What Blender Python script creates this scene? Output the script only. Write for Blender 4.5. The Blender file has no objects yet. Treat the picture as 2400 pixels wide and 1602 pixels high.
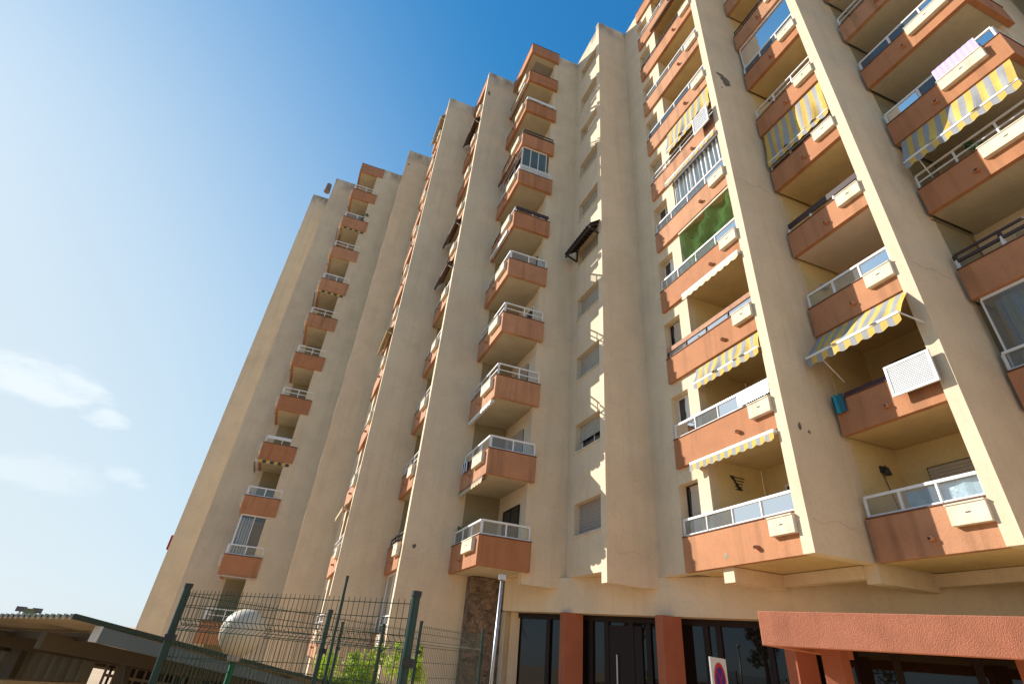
import bpy, bmesh, math, random
from mathutils import Vector, Matrix
R = math.radians
random.seed(7)
scn = bpy.context.scene
COL = scn.collection

# ------------------------------------------------------------------ camera
cam = bpy.data.cameras.new("camera"); cam.sensor_width = 36; cam.lens = 1200.78/2400*36
cam.clip_start = .05; cam.clip_end = 6000
co = bpy.data.objects.new("camera", cam); COL.objects.link(co); scn.camera = co
pit, rol = 0.555460975, 0.0954275482
f_ = Vector((0, math.cos(pit), math.sin(pit))); u_ = Vector((0, -math.sin(pit), math.cos(pit))); r_ = Vector((1, 0, 0))
cr, sr = math.cos(rol), math.sin(rol)
cx = cr*r_ + sr*u_; cy = -sr*r_ + cr*u_; cz = -f_
m = Matrix(((cx.x, cy.x, cz.x, 0), (cx.y, cy.y, cz.y, 0), (cx.z, cy.z, cz.z, 1.6), (0, 0, 0, 1)))
co.matrix_world = m
scn.render.resolution_x = 1024; scn.render.resolution_y = 683

# ------------------------------------------------------------------ world, sun, exposure
SUN = Vector((-1.263, .540, .764)).normalized()
el = math.asin(SUN.z); az = math.atan2(SUN.x, SUN.y)
w = bpy.data.worlds.new("World"); scn.world = w; w.use_nodes = True
nt = w.node_tree; N = nt.nodes; L = nt.links
bg = N['Background']; bg.inputs[1].default_value = .15
sky = N.new('ShaderNodeTexSky'); sky.sky_type = 'NISHITA'; sky.sun_disc = False
sky.sun_elevation = el; sky.sun_rotation = az
sky.air_density = 1.0; sky.dust_density = .5; sky.ozone_density = 4.0; sky.altitude = 0
tc = N.new('ShaderNodeTexCoord')
def wcloud(direction, spread, thr, scale, amt):
    """soft cloud bank around one compass direction of the sky"""
    dn = N.new('ShaderNodeVectorMath'); dn.operation = 'DISTANCE'
    mp = N.new('ShaderNodeMapping'); mp.inputs['Scale'].default_value = (1, 1, 2.6)
    L.new(tc.outputs['Generated'], mp.inputs[0]); L.new(mp.outputs[0], dn.inputs[0])
    dn.inputs[1].default_value = (direction[0], direction[1], direction[2]*2.6)
    mr = N.new('ShaderNodeMapRange'); mr.inputs[1].default_value = spread; mr.inputs[2].default_value = 0
    mr.interpolation_type = 'SMOOTHSTEP'
    L.new(dn.outputs['Value'], mr.inputs[0])
    nz = N.new('ShaderNodeTexNoise'); nz.inputs['Scale'].default_value = scale; nz.inputs['Detail'].default_value = 7
    nz.inputs['Roughness'].default_value = .55
    L.new(mp.outputs[0], nz.inputs[0])
    ad = N.new('ShaderNodeMath'); ad.operation = 'ADD'; L.new(mr.outputs[0], ad.inputs[0]); L.new(nz.outputs[0], ad.inputs[1])
    m2 = N.new('ShaderNodeMapRange'); m2.interpolation_type = 'SMOOTHSTEP'
    m2.inputs[1].default_value = thr; m2.inputs[2].default_value = thr+.38; m2.inputs[4].default_value = amt
    L.new(ad.outputs[0], m2.inputs[0]); return m2.outputs[0]
# the bright part of the sky rolls off softly towards pale blue haze
def vm(op, a, b):
    n = N.new('ShaderNodeVectorMath'); n.operation = op
    for i, v in ((0, a), (1, b)):
        if isinstance(v, tuple): n.inputs[i].default_value = v
        else: L.new(v, n.inputs[i])
    return n.outputs[0]
KS_ = (2.9, 3.3, 3.9)
hs = N.new('ShaderNodeHueSaturation'); hs.inputs['Saturation'].default_value = 1.12; L.new(vm('MULTIPLY', sky.outputs[0], (.52, .78, 1.0)), hs.inputs['Color'])
dv = vm('DIVIDE', hs.outputs[0], KS_); src = vm('DIVIDE', hs.outputs[0], vm('ADD', dv, (1, 1, 1)))
# thin bright haze towards the sun side and the horizon
dn = N.new('ShaderNodeVectorMath'); dn.operation = 'DISTANCE'; L.new(tc.outputs['Generated'], dn.inputs[0]); dn.inputs[1].default_value = (-.80, .58, .05)
mr = N.new('ShaderNodeMapRange'); mr.interpolation_type = 'SMOOTHSTEP'; mr.inputs[1].default_value = 1.15; mr.inputs[2].default_value = .1; mr.inputs[4].default_value = .85
L.new(dn.outputs['Value'], mr.inputs[0]); mx = N.new('ShaderNodeMix'); mx.data_type = 'RGBA'; L.new(mr.outputs[0], mx.inputs[0]); L.new(src, mx.inputs[6]); mx.inputs[7].default_value = (2.1, 2.32, 2.42, 1); src = mx.outputs[2]
for args in (((-.665, .69, .285), .20, 1.06, 15, .6), ((-.60, .75, .262), .10, 1.12, 18, .55), ((-.57, .80, .192), .10, 1.14, 18, .4), ((-.64, .745, .17), .2, 1.14, 14, .3)):
    mx = N.new('ShaderNodeMix'); mx.data_type = 'RGBA'
    L.new(wcloud(*args), mx.inputs[0]); L.new(src, mx.inputs[6]); mx.inputs[7].default_value = (2.6, 2.8, 2.9, 1)
    src = mx.outputs[2]
L.new(src, bg.inputs[0])
sl = bpy.data.lights.new("sun", 'SUN'); sl.energy = 2.9; sl.angle = R(.5); sl.color = (1, .95, .87)
so = bpy.data.objects.new("sun", sl); COL.objects.link(so); so.rotation_euler = SUN.to_track_quat('Z', 'Y').to_euler()
scn.view_settings.view_transform = 'Standard'; scn.view_settings.look = 'None'
scn.view_settings.exposure = 1.32; scn.view_settings.gamma = 1
scn.render.engine = 'CYCLES'
scn.cycles.max_bounces = 8; scn.cycles.diffuse_bounces = 5; scn.cycles.transparent_max_bounces = 16

# ------------------------------------------------------------------ coordinates of the building: a, b in plan, h up (camera height = 0)
S = 1.07
DA = Vector((-0.34545379, 0.93843576, 0)); DB = Vector((0.95231615, 0.30511302, 0)); UP = Vector((0, 0, 1))
def P(a, b, h): return S*(a*DA + b*DB) + Vector((0, 0, 1.6 + S*h))
def Q(k): return 2.25 + 2.668*k          # underside of the slab of storey k
def ray(x, y, r):
    d = Vector(((x-1200)/1200.78, -(y-801)/1200.78, 1.)); v = cx*d.x + cy*d.y + f_*d.z
    return v*(r/math.hypot(v.x, v.y)) + Vector((0, 0, 1.6))

# ------------------------------------------------------------------ materials
MATS = {}
def mat(name, col, rough=.8, metal=0, var=.0, vscale=3., bump=0., bscale=30., streak=0., spec=.5, stain=0., dirt=None):
    if name in MATS: return MATS[name]
    M = bpy.data.materials.new(name); M.use_nodes = True; nt = M.node_tree; N = nt.nodes; L = nt.links
    b = N['Principled BSDF']; b.inputs['Roughness'].default_value = rough; b.inputs['Metallic'].default_value = metal
    b.inputs['Specular IOR Level'].default_value = spec
    b.inputs['Base Color'].default_value = (*col, 1)
    tc = N.new('ShaderNodeTexCoord'); cur = None
    if var or streak or stain:
        base = N.new('ShaderNodeRGB'); base.outputs[0].default_value = (*col, 1); cur = base.outputs[0]
        def mul(fac, dark):
            nonlocal cur
            mx = N.new('ShaderNodeMix'); mx.data_type = 'RGBA'; mx.blend_type = 'MULTIPLY'
            L.new(fac, mx.inputs[0]); L.new(cur, mx.inputs[6]); mx.inputs[7].default_value = (*dark, 1); cur = mx.outputs[2]
        def noise(scale, vec=(1, 1, 1), lo=.4, hi=.7, det=5, amt=1.):
            mp = N.new('ShaderNodeMapping'); mp.inputs['Scale'].default_value = vec; L.new(tc.outputs['Object'], mp.inputs[0])
            n = N.new('ShaderNodeTexNoise'); n.inputs['Scale'].default_value = scale; n.inputs['Detail'].default_value = det
            L.new(mp.outputs[0], n.inputs[0]); r = N.new('ShaderNodeMapRange'); r.inputs[1].default_value = lo; r.inputs[2].default_value = hi
            r.inputs[4].default_value = amt
            L.new(n.outputs[0], r.inputs[0]); return r.outputs[0]
        if var:
            mul(noise(vscale, amt=1), (1-var, 1-var*1.05, 1-var*1.15)); mul(noise(vscale*.13, lo=.35, hi=.65), (1-var*.7, 1-var*.9, 1-var))
            mul(noise(vscale*9, lo=.5, hi=.62), (1-var*.5,)*3)
        if streak: mul(noise(3.4, (1, 1, .07), .50, .70, 6), (1-streak, 1-streak, 1-streak*1.1))
        if stain:
            sx = N.new('ShaderNodeSeparateXYZ'); L.new(tc.outputs['Object'], sx.inputs[0])
            mr = N.new('ShaderNodeMapRange'); mr.inputs[1].default_value = stain-.9; mr.inputs[2].default_value = stain; L.new(sx.outputs[2], mr.inputs[0])
            n = noise(1.6, (1, 1, .35), .38, .62, 6)
            mm = N.new('ShaderNodeMath'); mm.operation = 'MULTIPLY'; L.new(mr.outputs[0], mm.inputs[0]); L.new(n, mm.inputs[1])
            mul(mm.outputs[0], (.45, .42, .42))
        L.new(cur, b.inputs['Base Color'])
    if bump:
        n = N.new('ShaderNodeTexNoise'); n.inputs['Scale'].default_value = bscale; n.inputs['Detail'].default_value = 6; L.new(tc.outputs['Object'], n.inputs[0])
        bp = N.new('ShaderNodeBump'); bp.inputs['Strength'].default_value = bump; bp.inputs['Distance'].default_value = .02
        L.new(n.outputs[0], bp.inputs['Height']); L.new(bp.outputs[0], b.inputs['Normal'])
    MATS[name] = M; return M
def glass(name, tint, clear=.8, rough=.02, ior=1.5):
    if name in MATS: return MATS[name]
    M = bpy.data.materials.new(name); M.use_nodes = True; nt = M.node_tree; N = nt.nodes; L = nt.links
    N.remove(N['Principled BSDF']); out = N['Material Output']
    t = N.new('ShaderNodeBsdfTransparent'); t.inputs[0].default_value = (*[c*.97 for c in tint], 1)
    d = N.new('ShaderNodeBsdfDiffuse'); d.inputs[0].default_value = (*tint, 1)
    g = N.new('ShaderNodeBsdfGlossy'); g.inputs['Roughness'].default_value = rough
    m1 = N.new('ShaderNodeMixShader'); m1.inputs[0].default_value = clear; L.new(d.outputs[0], m1.inputs[1]); L.new(t.outputs[0], m1.inputs[2])
    fr = N.new('ShaderNodeFresnel'); fr.inputs[0].default_value = ior
    m2 = N.new('ShaderNodeMixShader'); L.new(fr.outputs[0], m2.inputs[0]); L.new(m1.outputs[0], m2.inputs[1]); L.new(g.outputs[0], m2.inputs[2])
    L.new(m2.outputs[0], out.inputs[0]); MATS[name] = M; return M

CREAM = mat('cream_stucco', (.72, .59, .41), .9, var=.09, vscale=1.1, bump=.3, bscale=26, streak=.065, stain=33.4)
YELL = mat('yellow_cream_paint', (.72, .56, .27), .9, var=.1, vscale=1.5, bump=.2, bscale=24)
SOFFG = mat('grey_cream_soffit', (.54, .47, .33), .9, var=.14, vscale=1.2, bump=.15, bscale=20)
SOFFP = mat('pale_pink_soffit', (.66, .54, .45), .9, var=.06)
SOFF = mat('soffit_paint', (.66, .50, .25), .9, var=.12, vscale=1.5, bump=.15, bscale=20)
ORANGE = mat('terracotta_paint', (.50, .225, .105), .88, var=.12, vscale=1.6, bump=.35, bscale=28, streak=.24)
ORANGES = [ORANGE, mat('terracotta_paint_faded', (.53, .26, .135), .9, var=.14, vscale=1.3, bump=.35, bscale=28, streak=.28), mat('terracotta_paint_deep', (.46, .195, .085), .88, var=.1, vscale=2, bump=.3, bscale=28, streak=.2)]
CANOPY = mat('coral_roughcast', (.60, .225, .125), .9, var=.15, vscale=2.2, bump=.75, bscale=60, streak=.12)
PILLAR = mat('brick_red_paint', (.37, .115, .055), .8, var=.1, vscale=2, bump=.3, bscale=25)
COPING = mat('dark_coping', (.16, .07, .04), .8, var=.2, vscale=4)
LIP = mat('cream_planter', (.74, .655, .50), .85, var=.12, vscale=4, bump=.2, bscale=30, streak=.2)
WHITE = mat('white_aluminium', (.78, .78, .77), .4, var=.06, vscale=6)
GREYM = mat('grey_aluminium', (.42, .43, .44), .45)
BLACKM = mat('black_metal', (.025, .027, .03), .5)
BROWNW = mat('dark_brown_wood', (.055, .028, .022), .6, var=.2, vscale=8)
WOOD = mat('salmon_wood', (.52, .26, .14), .75, var=.3, vscale=7, bump=.3, bscale=12)
REDM = mat('dark_red_paint', (.12, .015, .012), .6)
SHUT = mat('beige_shutter', (.50, .43, .34), .6, var=.08, vscale=5)
SHUTW = mat('white_shutter', (.72, .72, .70), .55, var=.05, vscale=5)
SHUTG = mat('grey_shutter', (.42, .42, .38), .6, var=.1, vscale=5)
DARK = mat('dark_room', (.02, .017, .015), .9)
WGLASS = mat('window_glass', (.03, .035, .04), .06, spec=.9)
SMIRR = mat('lobby_glass', (.012, .008, .006), .02, spec=.45)
FRAMEB = mat('bronze_frame', (.016, .008, .006), .5, spec=.25)
YEL = mat('yellow_canvas', (.66, .44, .10), .9, var=.12, vscale=9)
GRY = mat('grey_canvas', (.33, .33, .33), .9, var=.1, vscale=9)
TAN = mat('tan_canvas', (.55, .45, .28), .9, var=.15, vscale=6)
BRNC = mat('brown_canvas', (.15, .09, .055), .9, var=.3, vscale=5)
BLUC = mat('blue_canvas', (.18, .30, .48), .9, var=.1, vscale=9)
CURT = mat('pale_curtain', (.78, .82, .82), .9, var=.08, vscale=9)
NET = glass('green_net', (.03, .22, .07), .45, .6)
GLASSC = glass('clear_glass', (.82, .88, .90), .9, .015)
GLASSB = glass('smoked_glass', (.12, .17, .22), .5, .03)
GLASSG = glass('green_tint_glass', (.30, .38, .28), .72, .03, 1.18)
FILM = mat('plastic_film', (.50, .60, .66), .25, var=.25, vscale=5, bump=.9, bscale=4)
PATCH = mat('bare_render', (.20, .17, .14), .95, var=.3, vscale=10)
GREENP = mat('green_powder_coat', (.004, .038, .03), .4)
WIRE = mat('green_wire', (.03, .07, .045), .5)
GREENL = mat('lamp_pole_green', (.01, .13, .045), .7, spec=.2)
GALV = mat('galvanised_steel', (.45, .46, .46), .4, metal=.6, var=.15, vscale=6)
GLOBE = mat('opal_globe', (.64, .55, .40), .5, spec=.3)

# ------------------------------------------------------------------ mesh helper
class MB:
    def __init__(s): s.v = []; s.f = []; s.mi = []
    def poly(s, pts, mi=0):
        n = len(s.v); s.v += [Vector(p) for p in pts]; s.f.append(tuple(range(n, n+len(pts)))); s.mi.append(mi)
    def hexa(s, c, mi=0):                      # 8 corners: bottom 4 then top 4
        n = len(s.v); s.v += [Vector(p) for p in c]
        for q in ((0, 3, 2, 1), (4, 5, 6, 7), (0, 1, 5, 4), (1, 2, 6, 5), (2, 3, 7, 6), (3, 0, 4, 7)):
            s.f.append(tuple(n+i for i in q)); s.mi.append(mi)
    def box(s, a0, a1, b0, b1, h0, h1, mi=0):  # in a, b, h
        s.hexa([P(a, b, h) for h in (h0, h1) for a, b in ((a0, b0), (a1, b0), (a1, b1), (a0, b1))], mi)
    def wbox(s, c, e, mi=0, rz=0):              # world box: centre, full size
        ca, sa = math.cos(rz), math.sin(rz); c = Vector(c)
        pts = []
        for z in (-1, 1):
            for x, y in ((-1, -1), (1, -1), (1, 1), (-1, 1)):
                X, Y = x*e[0]/2, y*e[1]/2; pts.append(c + Vector((X*ca-Y*sa, X*sa+Y*ca, z*e[2]/2)))
        s.hexa(pts, mi)
    def beam(s, p, q, wd, ht, mi=0):            # box along p-q
        p, q = Vector(p), Vector(q); d = (q-p).normalized(); sd = d.cross(UP)
        if sd.length < 1e-4: sd = Vector((1, 0, 0))
        sd.normalize(); up = sd.cross(d); x = sd*wd/2; y = up*ht/2
        s.hexa([p-x-y, p+x-y, p+x+y, p-x+y, q-x-y, q+x-y, q+x+y, q-x+y], mi)
    def tube(s, pts, r, n=6, mi=0, r1=None):
        pts = [Vector(p) for p in pts]; base = len(s.v); k = len(pts)
        for i, p in enumerate(pts):
            d = (pts[min(i+1, k-1)] - pts[max(i-1, 0)]).normalized()
            x = d.cross(Vector((.31, .47, .82))).normalized(); y = d.cross(x)
            rr = r if r1 is None else r + (r1-r)*i/(k-1)
            for j in range(n):
                t = 2*math.pi*j/n; s.v.append(p + (x*math.cos(t) + y*math.sin(t))*rr)
        for i in range(k-1):
            for j in range(n):
                s.f.append((base+i*n+j, base+i*n+(j+1) % n, base+(i+1)*n+(j+1) % n, base+(i+1)*n+j)); s.mi.append(mi)
        s.f.append(tuple(base+j for j in range(n))[::-1]); s.mi.append(mi)
        s.f.append(tuple(base+(k-1)*n+j for j in range(n))); s.mi.append(mi)
    def build(s, name, mats, parent=None, loc=None, smooth=False, label=None, bevel=0):
        if not s.v: return None
        if not isinstance(mats, (list, tuple)): mats = [mats]
        off = Vector(loc) if loc is not None else (WO.get(parent.name, Vector()) if parent else Vector())
        me = bpy.data.meshes.new(name); me.from_pydata([tuple(v-off) for v in s.v], [], s.f)
        for mt in mats: me.materials.append(mt)
        me.polygons.foreach_set('material_index', s.mi)
        bm = bmesh.new(); bm.from_mesh(me); bmesh.ops.recalc_face_normals(bm, faces=bm.faces); bm.to_mesh(me); bm.free()
        if smooth: me.polygons.foreach_set('use_smooth', [True]*len(me.polygons))
        o = bpy.data.objects.new(name, me); COL.objects.link(o)
        if parent: o.parent = parent; WO[o.name] = off
        elif loc is not None: o.location = off; WO[o.name] = off
        if label: o['label'] = label
        if bevel:
            bv = o.modifiers.new('bevel', 'BEVEL'); bv.width = bevel; bv.segments = 2; bv.limit_method = 'ANGLE'
        return o
WO = {}
def thing(name, label, cat, loc, group=None):
    o = bpy.data.objects.new(name, None); COL.objects.link(o); o.location = loc; o.empty_display_size = .2
    o['label'] = label; o['category'] = cat
    if group: o['group'] = group
    WO[o.name] = Vector(loc); return o
def tag(o, label=None, cat=None, group=None, kind=None):
    for k, v in (('label', label), ('category', cat), ('group', group), ('kind', kind)):
        if v: o[k] = v
    return o

# ------------------------------------------------------------------ ground
def gz(x, y):                                   # street level 0 near the camera, lower car park on the left
    t = min(1, max(0, (-x - 2.9 + max(0, y-9)*.0)/1.6)); t = t*t*(3-2*t)
    return -1.9*t
g = MB(); xs = [-900, -300, -100, -40, -20, -12, -8, -6, -5] + [-4.5+.2*i for i in range(9)] + [-2.5, 0, 10, 30, 80, 300, 900]
ys = [-900, -300, -60, -20, -5, 0, 5, 10, 20, 40, 80, 200, 500, 1500]
for i in range(len(xs)-1):
    for j in range(len(ys)-1):
        g.poly([(x, y, gz(x, y)) for x, y in ((xs[i], ys[j]), (xs[i+1], ys[j]), (xs[i+1], ys[j+1]), (xs[i], ys[j+1]))])
tag(g.build('ground', mat('warm_bounce_ground', (.64, .43, .24), .9, var=.15, vscale=.6, bump=.3, bscale=8)), kind='structure')  # out of view, coloured warm to bounce light up onto the walls
g = MB()
g.poly([P(a, b, (-1.6/S)+.004) for a, b in ((30, -3), (3, -9), (-13, 2), (-5, 9))])
# a road passes behind the camera
tag(g.build('road', mat('asphalt', (.06, .058, .055), .9, var=.2, vscale=2, bump=.5, bscale=40)), kind='structure')
bpy.data.objects['road'].location.y -= 12

# ------------------------------------------------------------------ the apartment building
BL = P(14, 12, -1.6/S); BL.z = 0
B = thing('apartment_building', 'cream stepped apartment tower with terracotta balconies and tall fin walls', 'building', BL)
TOP = 30.0
GR = -1.6/S
H28 = Q(10)
walls = MB()
T = .27
def bwall(a, b0, b1, h0, h1=TOP): walls.box(a, a+T, b0, b1, h0, h1)
LOW = GR-2.2
# module end corners, far left to right. (a, b of fin edge, b where the next face begins)
bwall(32.87, -5.66, -4.10, LOW); bwall(30.40, -4.16, -.8, LOW)
bwall(27.93, -1.30, .42, LOW, TOP-.1); bwall(25.53, .33, 3.85, LOW, TOP)
bwall(20.47, 1.77, 5.3, LOW); bwall(17.88, 3.44, 5.73, LOW); walls.box(17.88, 18.15, 5.731, 6.8, 2.25, TOP)
bwall(15.33, 6.55, 7.95, 1.94, TOP-.1); bwall(12.82, 7.85, 9.48, 1.94); walls.box(12.82, 13.09, 9.481, 11.5, 2.25, TOP-.1)
bwall(7.84, 9.35, 12.8, 2.25); bwall(5.25, 10.80, 14.3, 2.25); bwall(2.52, 13.9, 16.5, 2.25, TOP-.1)
bwall(0.0, 15.9, 18.5, 2.25)
# window walls that face the sun
def holewall(a1, a0, b, t, h0, h1, holes):
    """wall along a between a0 (right) and a1 (left), with window holes (aR, aL, hb, ht)"""
    av = sorted({a0, a1} | {x for h in holes for x in h[:2]}); hv = sorted({h0, h1} | {x for h in holes for x in h[2:]})
    for i in range(len(av)-1):
        cells = []
        for j in range(len(hv)-1):
            am, hm = (av[i]+av[i+1])/2, (hv[j]+hv[j+1])/2
            if any(q[0] < am < q[1] and q[2] < hm < q[3] for q in holes): continue
            if cells and abs(cells[-1][1]-hv[j]) < 1e-6: cells[-1][1] = hv[j+1]
            else: cells.append([hv[j], hv[j+1]])
        for c in cells: walls.box(av[i], av[i+1], b, b+t, c[0], c[1])
WINS = []            # (aR, aL, b, hb, ht, style)
def wcol(a1, a0, b, h0, ks, lo=1.13, hi=2.1, wr=.4, wl=.52):
    hs = [(a0+wr, a1-wl, Q(k)+lo, Q(k)+hi) for k in ks]
    holewall(a1, a0, b, .3, h0, TOP-.08, hs)
    for k, h in zip(ks, hs): WINS.append((h[0], h[1], b+.0, h[2], h[3], k))
wcol(15.33, 12.82+T, 7.95, 2.25, range(10), wr=.15, wl=.5)
wcol(27.93, 25.53+T, .42, LOW, range(-1, 10))

def loggia(aL, aR, Bp, back, wallw, h0, ks, first=False):
    """column of flats: optional window wall at the left, open loggias at the right"""
    aR2 = aR+T; inn = globals()['inn' if 5 < aL < 14 and aR > 5 else 'inn2']
    if wallw:
        aw = aL-wallw
        hs = [(aw+.42, aw+1.2, Q(k)+.75, Q(k)+2.25) for k in ks]
        holewall(aL, aw, Bp, .25, h0, TOP-.08, hs)
        for k, h in zip(ks, hs): WINS.append((h[0], h[1], Bp, h[2], h[3], 100+k))
        inn.box(aw+.002, aw+.25, Bp+.251, back-.001, h0+.002, TOP-.09)
        op = aw
    else: op = aL
    inn.box(aR2+.001, op, back, back+.2, h0+.004, TOP-.1)
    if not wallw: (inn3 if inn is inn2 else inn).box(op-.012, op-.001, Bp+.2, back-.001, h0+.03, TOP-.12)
    for k in ks: DOORS.append((aR2+.35, min(op-.5, aR2+1.75), back, Q(k)+.22, Q(k)+2.12, k))
DOORS = []; inn = MB(); inn2 = MB(); inn3 = MB()
KS = range(0, 10); KL = range(-1, 10)
loggia(12.82, 7.84, 9.48, 11.25, 2.27, 2.25, KS)
loggia(7.84, 5.25, 10.95, 12.55, 0, 2.25, KS)
loggia(5.25, 2.52, 12.5, 14.1, 0, 2.25, KS)
loggia(2.52, 0.0, 16.3, 17.9, 0, 2.25, KS)
loggia(25.53, 20.47, 1.88, 3.65, 2.27, LOW, KL)
loggia(20.47, 17.88, 3.5, 5.1, 0, LOW, KL)
loggia(17.88, 15.33, 5.12, 6.6, 0, 2.25, KS)
loggia(30.40, 27.93, -2.5, -1.0, 0, LOW, KL)
# wall over the entrance
def cpt(t, off=0):                              # along the entrance facade: t = a coordinate
    a0, b0, a1, b1 = 15.08, 7.92, 11.48, 10.31
    u = (t-a0)/(a1-a0); na, nb = .36, .93
    return (t + off*.50, b0 + u*(b1-b0) + off*.80)
def cface(mb, t0, t1, o0, o1, h0, h1, mi=0):
    p = [cpt(t0, o0), cpt(t1, o0), cpt(t1, o1), cpt(t0, o1)]
    mb.hexa([P(x, y, h0) for x, y in p]+[P(x, y, h1) for x, y in p], mi)
cface(walls, 16.95, 2.0, 0, .55, 1.325, 2.248)
# body behind everything, roof
walls.box(2.6, 32.8, 19.5, 19.8, GR, TOP-.6)
wo = walls.build('wall', CREAM, B); inn.build('loggia_wall', YELL, B); inn2.build('loggia_wall', CREAM, B); inn3.build('loggia_wall', mat('dark_olive_cream', (.33, .28, .17), .9, var=.15, vscale=1.2), B)  # olive mesh: thin side wall sheets, darker than the cream around them
rf = MB()
for aL, aR, b in ((32.87+T, 30.40+T, -4.0), (30.4, 27.93+T, -1.0), (27.93, 25.53+T, .7), (25.53, 20.47+T, 2.3), (20.47, 17.88+T, 4.), (17.88, 15.33+T, 5.5), (15.33, 12.82+T, 8.2), (12.82, 7.84+T, 9.8), (7.84, 5.25+T, 11.3), (5.25, 2.52+T, 12.9), (2.52, .0+T, 16.5)):
    rf.box(aR, aL, b, 19.4, 28.9, 29.2)
rf.build('roof', mat('roof_concrete', (.3, .27, .23), .9), B)
# floors inside (soffits seen from below)
def slab(mb, aR, aL, b0, b1, h, t=.2, mi=0): mb.box(aR, aL, b0, b1, h, h+t, mi)
sl_ = MB()
slab(sl_, 12.82+T, 15.33, 8.25, 12.3, 2.252)
slab(sl_, 15.33+T, 17.88, 6.81, 11.5, 2.251)
slab(sl_, 2.52+T, 5.25, 14.31, 16.8, 2.251); slab(sl_, T, 2.52, 16.3, 18.8, 2.251)
slab(sl_, 7.84+T, 12.82, 11.46, 15., 2.251); slab(sl_, 5.25+T, 7.84, 12.76, 16, 2.251)
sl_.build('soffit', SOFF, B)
# cantilever beams under the first floor
bm_ = MB()
bm_.box(10.15, 10.48, 9.50, 11.0, 1.93, 2.247); bm_.box(7.86, 8.15, 10.95, 12.6, 1.9, 2.247); bm_.box(5.3, 5.6, 12.5, 14.2, 1.9, 2.247)
bm_.box(8.15, 10.148, 10.9, 11.15, 2.0, 2.246); bm_.box(5.6, 7.858, 12.5, 12.75, 2.0, 2.246); bm_.box(2.8, 5.298, 14.1, 14.35, 2.0, 2.246)
bm_.build('support_beam', CREAM, B)

# windows in the window walls
def shutter(mb, aR, aL, b, h0, h1, mi=0, pitch=.055):
    n = max(2, int((h1-h0)/pitch)); d = (h1-h0)/n
    for i in range(n): mb.poly([P(aR, b-.012, h0+i*d), P(aL, b-.012, h0+i*d), P(aL, b+.012, h0+(i+.8)*d), P(aR, b+.012, h0+(i+.8)*d)], mi); mb.poly([P(aR, b+.012, h0+(i+.8)*d), P(aL, b+.012, h0+(i+.8)*d), P(aL, b-.012, h0+(i+1)*d), P(aR, b-.012, h0+(i+1)*d)], mi)
random.seed(3)
for (aR, aL, b, h0, h1, k) in WINS:
    fr = MB(); e = .045; bb = b+.25
    fr.box(aR, aL, bb, bb+.05, h0, h0+e); fr.box(aR, aL, bb, bb+.05, h1-e, h1)
    fr.box(aR, aR+e, bb+.001, bb+.049, h0+e, h1-e); fr.box(aL-e, aL, bb+.001, bb+.049, h0+e, h1-e)
    am = (aR+aL)/2; fr.box(am-.022, am+.022, bb+.002, bb+.048, h0+e, h1-e)
    near = b > 7
    style = {102: 'brown', 104: 'open', 103: 'whitehalf', 101: 'whitehalf', 100: 'beige', 105: 'bronze', 0: 'slat', 1: 'half', 2: 'slatg', 3: 'slatg'}.get(k) if near else random.choice(['slatg', 'half', 'beige'])
    if style is None: style = random.choice(['slatg', 'slatg', 'half', 'whitehalf'])
    fm = {'bronze': FRAMEB, 'brown': FRAMEB, 'beige': FRAMEB}.get(style, WHITE)
    wn = fr.build('window', fm, B)
    pn = MB(); pn.box(aR+e, aL-e, bb+.02, bb+.035, h0+e, h1-e); pn.build('pane', WGLASS, wn)
    fz = {'half': .42, 'whitehalf': 0.0, 'open': .97, 'brown': .35, 'slat': 0, 'slatg': 0, 'beige': .0, 'bronze': .2}[style]
    if fz < .9:
        sh = MB()
        if style == 'whitehalf': shutter(sh, aR+.1, aL-.35, bb-.03, h0+.1, h1-.02, pitch=.4)
        elif style in ('beige', 'brown'): shutter(sh, aR+.04, aL-.2, bb-.03, h0+(h1-h0)*fz, h1-.05, pitch=.5)
        else: shutter(sh, aR+.002, aL-.002, bb-.05, h0+(h1-h0)*fz, h1-.002, pitch=.085)
        sh.build('shutter', {'whitehalf': SHUTW, 'slatg': SHUTG, 'half': SHUTG, 'slat': mat('taupe_shutter', (.34, .30, .27), .5)}.get(style, SHUT), wn)
    sl = MB(); sl.box(aR-.06, aL+.06, b-.035, b+.1, h0-.045, h0-.002); sl.build('sill', LIP, wn)
# loggia doors
for (aR, aL, b, h0, h1, k) in DOORS:
    if aL-aR < .5: continue
    fr = MB(); e = .05; bb = b-.04
    fr.box(aR, aL, bb, b-.002, h1-e, h1); fr.box(aR, aR+e, bb+.001, b-.002, h0, h1-e); fr.box(aL-e, aL, bb+.001, b-.002, h0, h1-e)
    am = (aR+aL)/2; fr.box(am-.03, am+.03, bb+.002, b-.002, h0, h1-e)
    d = fr.build('balcony_door', random.choice([WHITE, FRAMEB, WHITE]), B)
    pn = MB(); pn.box(aR+e, aL-e, bb+.012, b-.01, h0, h1-e); pn.build('pane', WGLASS, d)
    if random.random() < .6 or (k == 0 and b < 13 and b > 12):
        z = h0 if k == 0 else h0+(h1-h0)*random.choice([0, .3, .6]); sh = MB(); shutter(sh, aR+.03, aL-.03, bb-.03, z, h1-.03, pitch=.07); sh.build('shutter', SHUT, d)
# door in the side wall of the corner loggias is the neighbour's bedroom window

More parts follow.
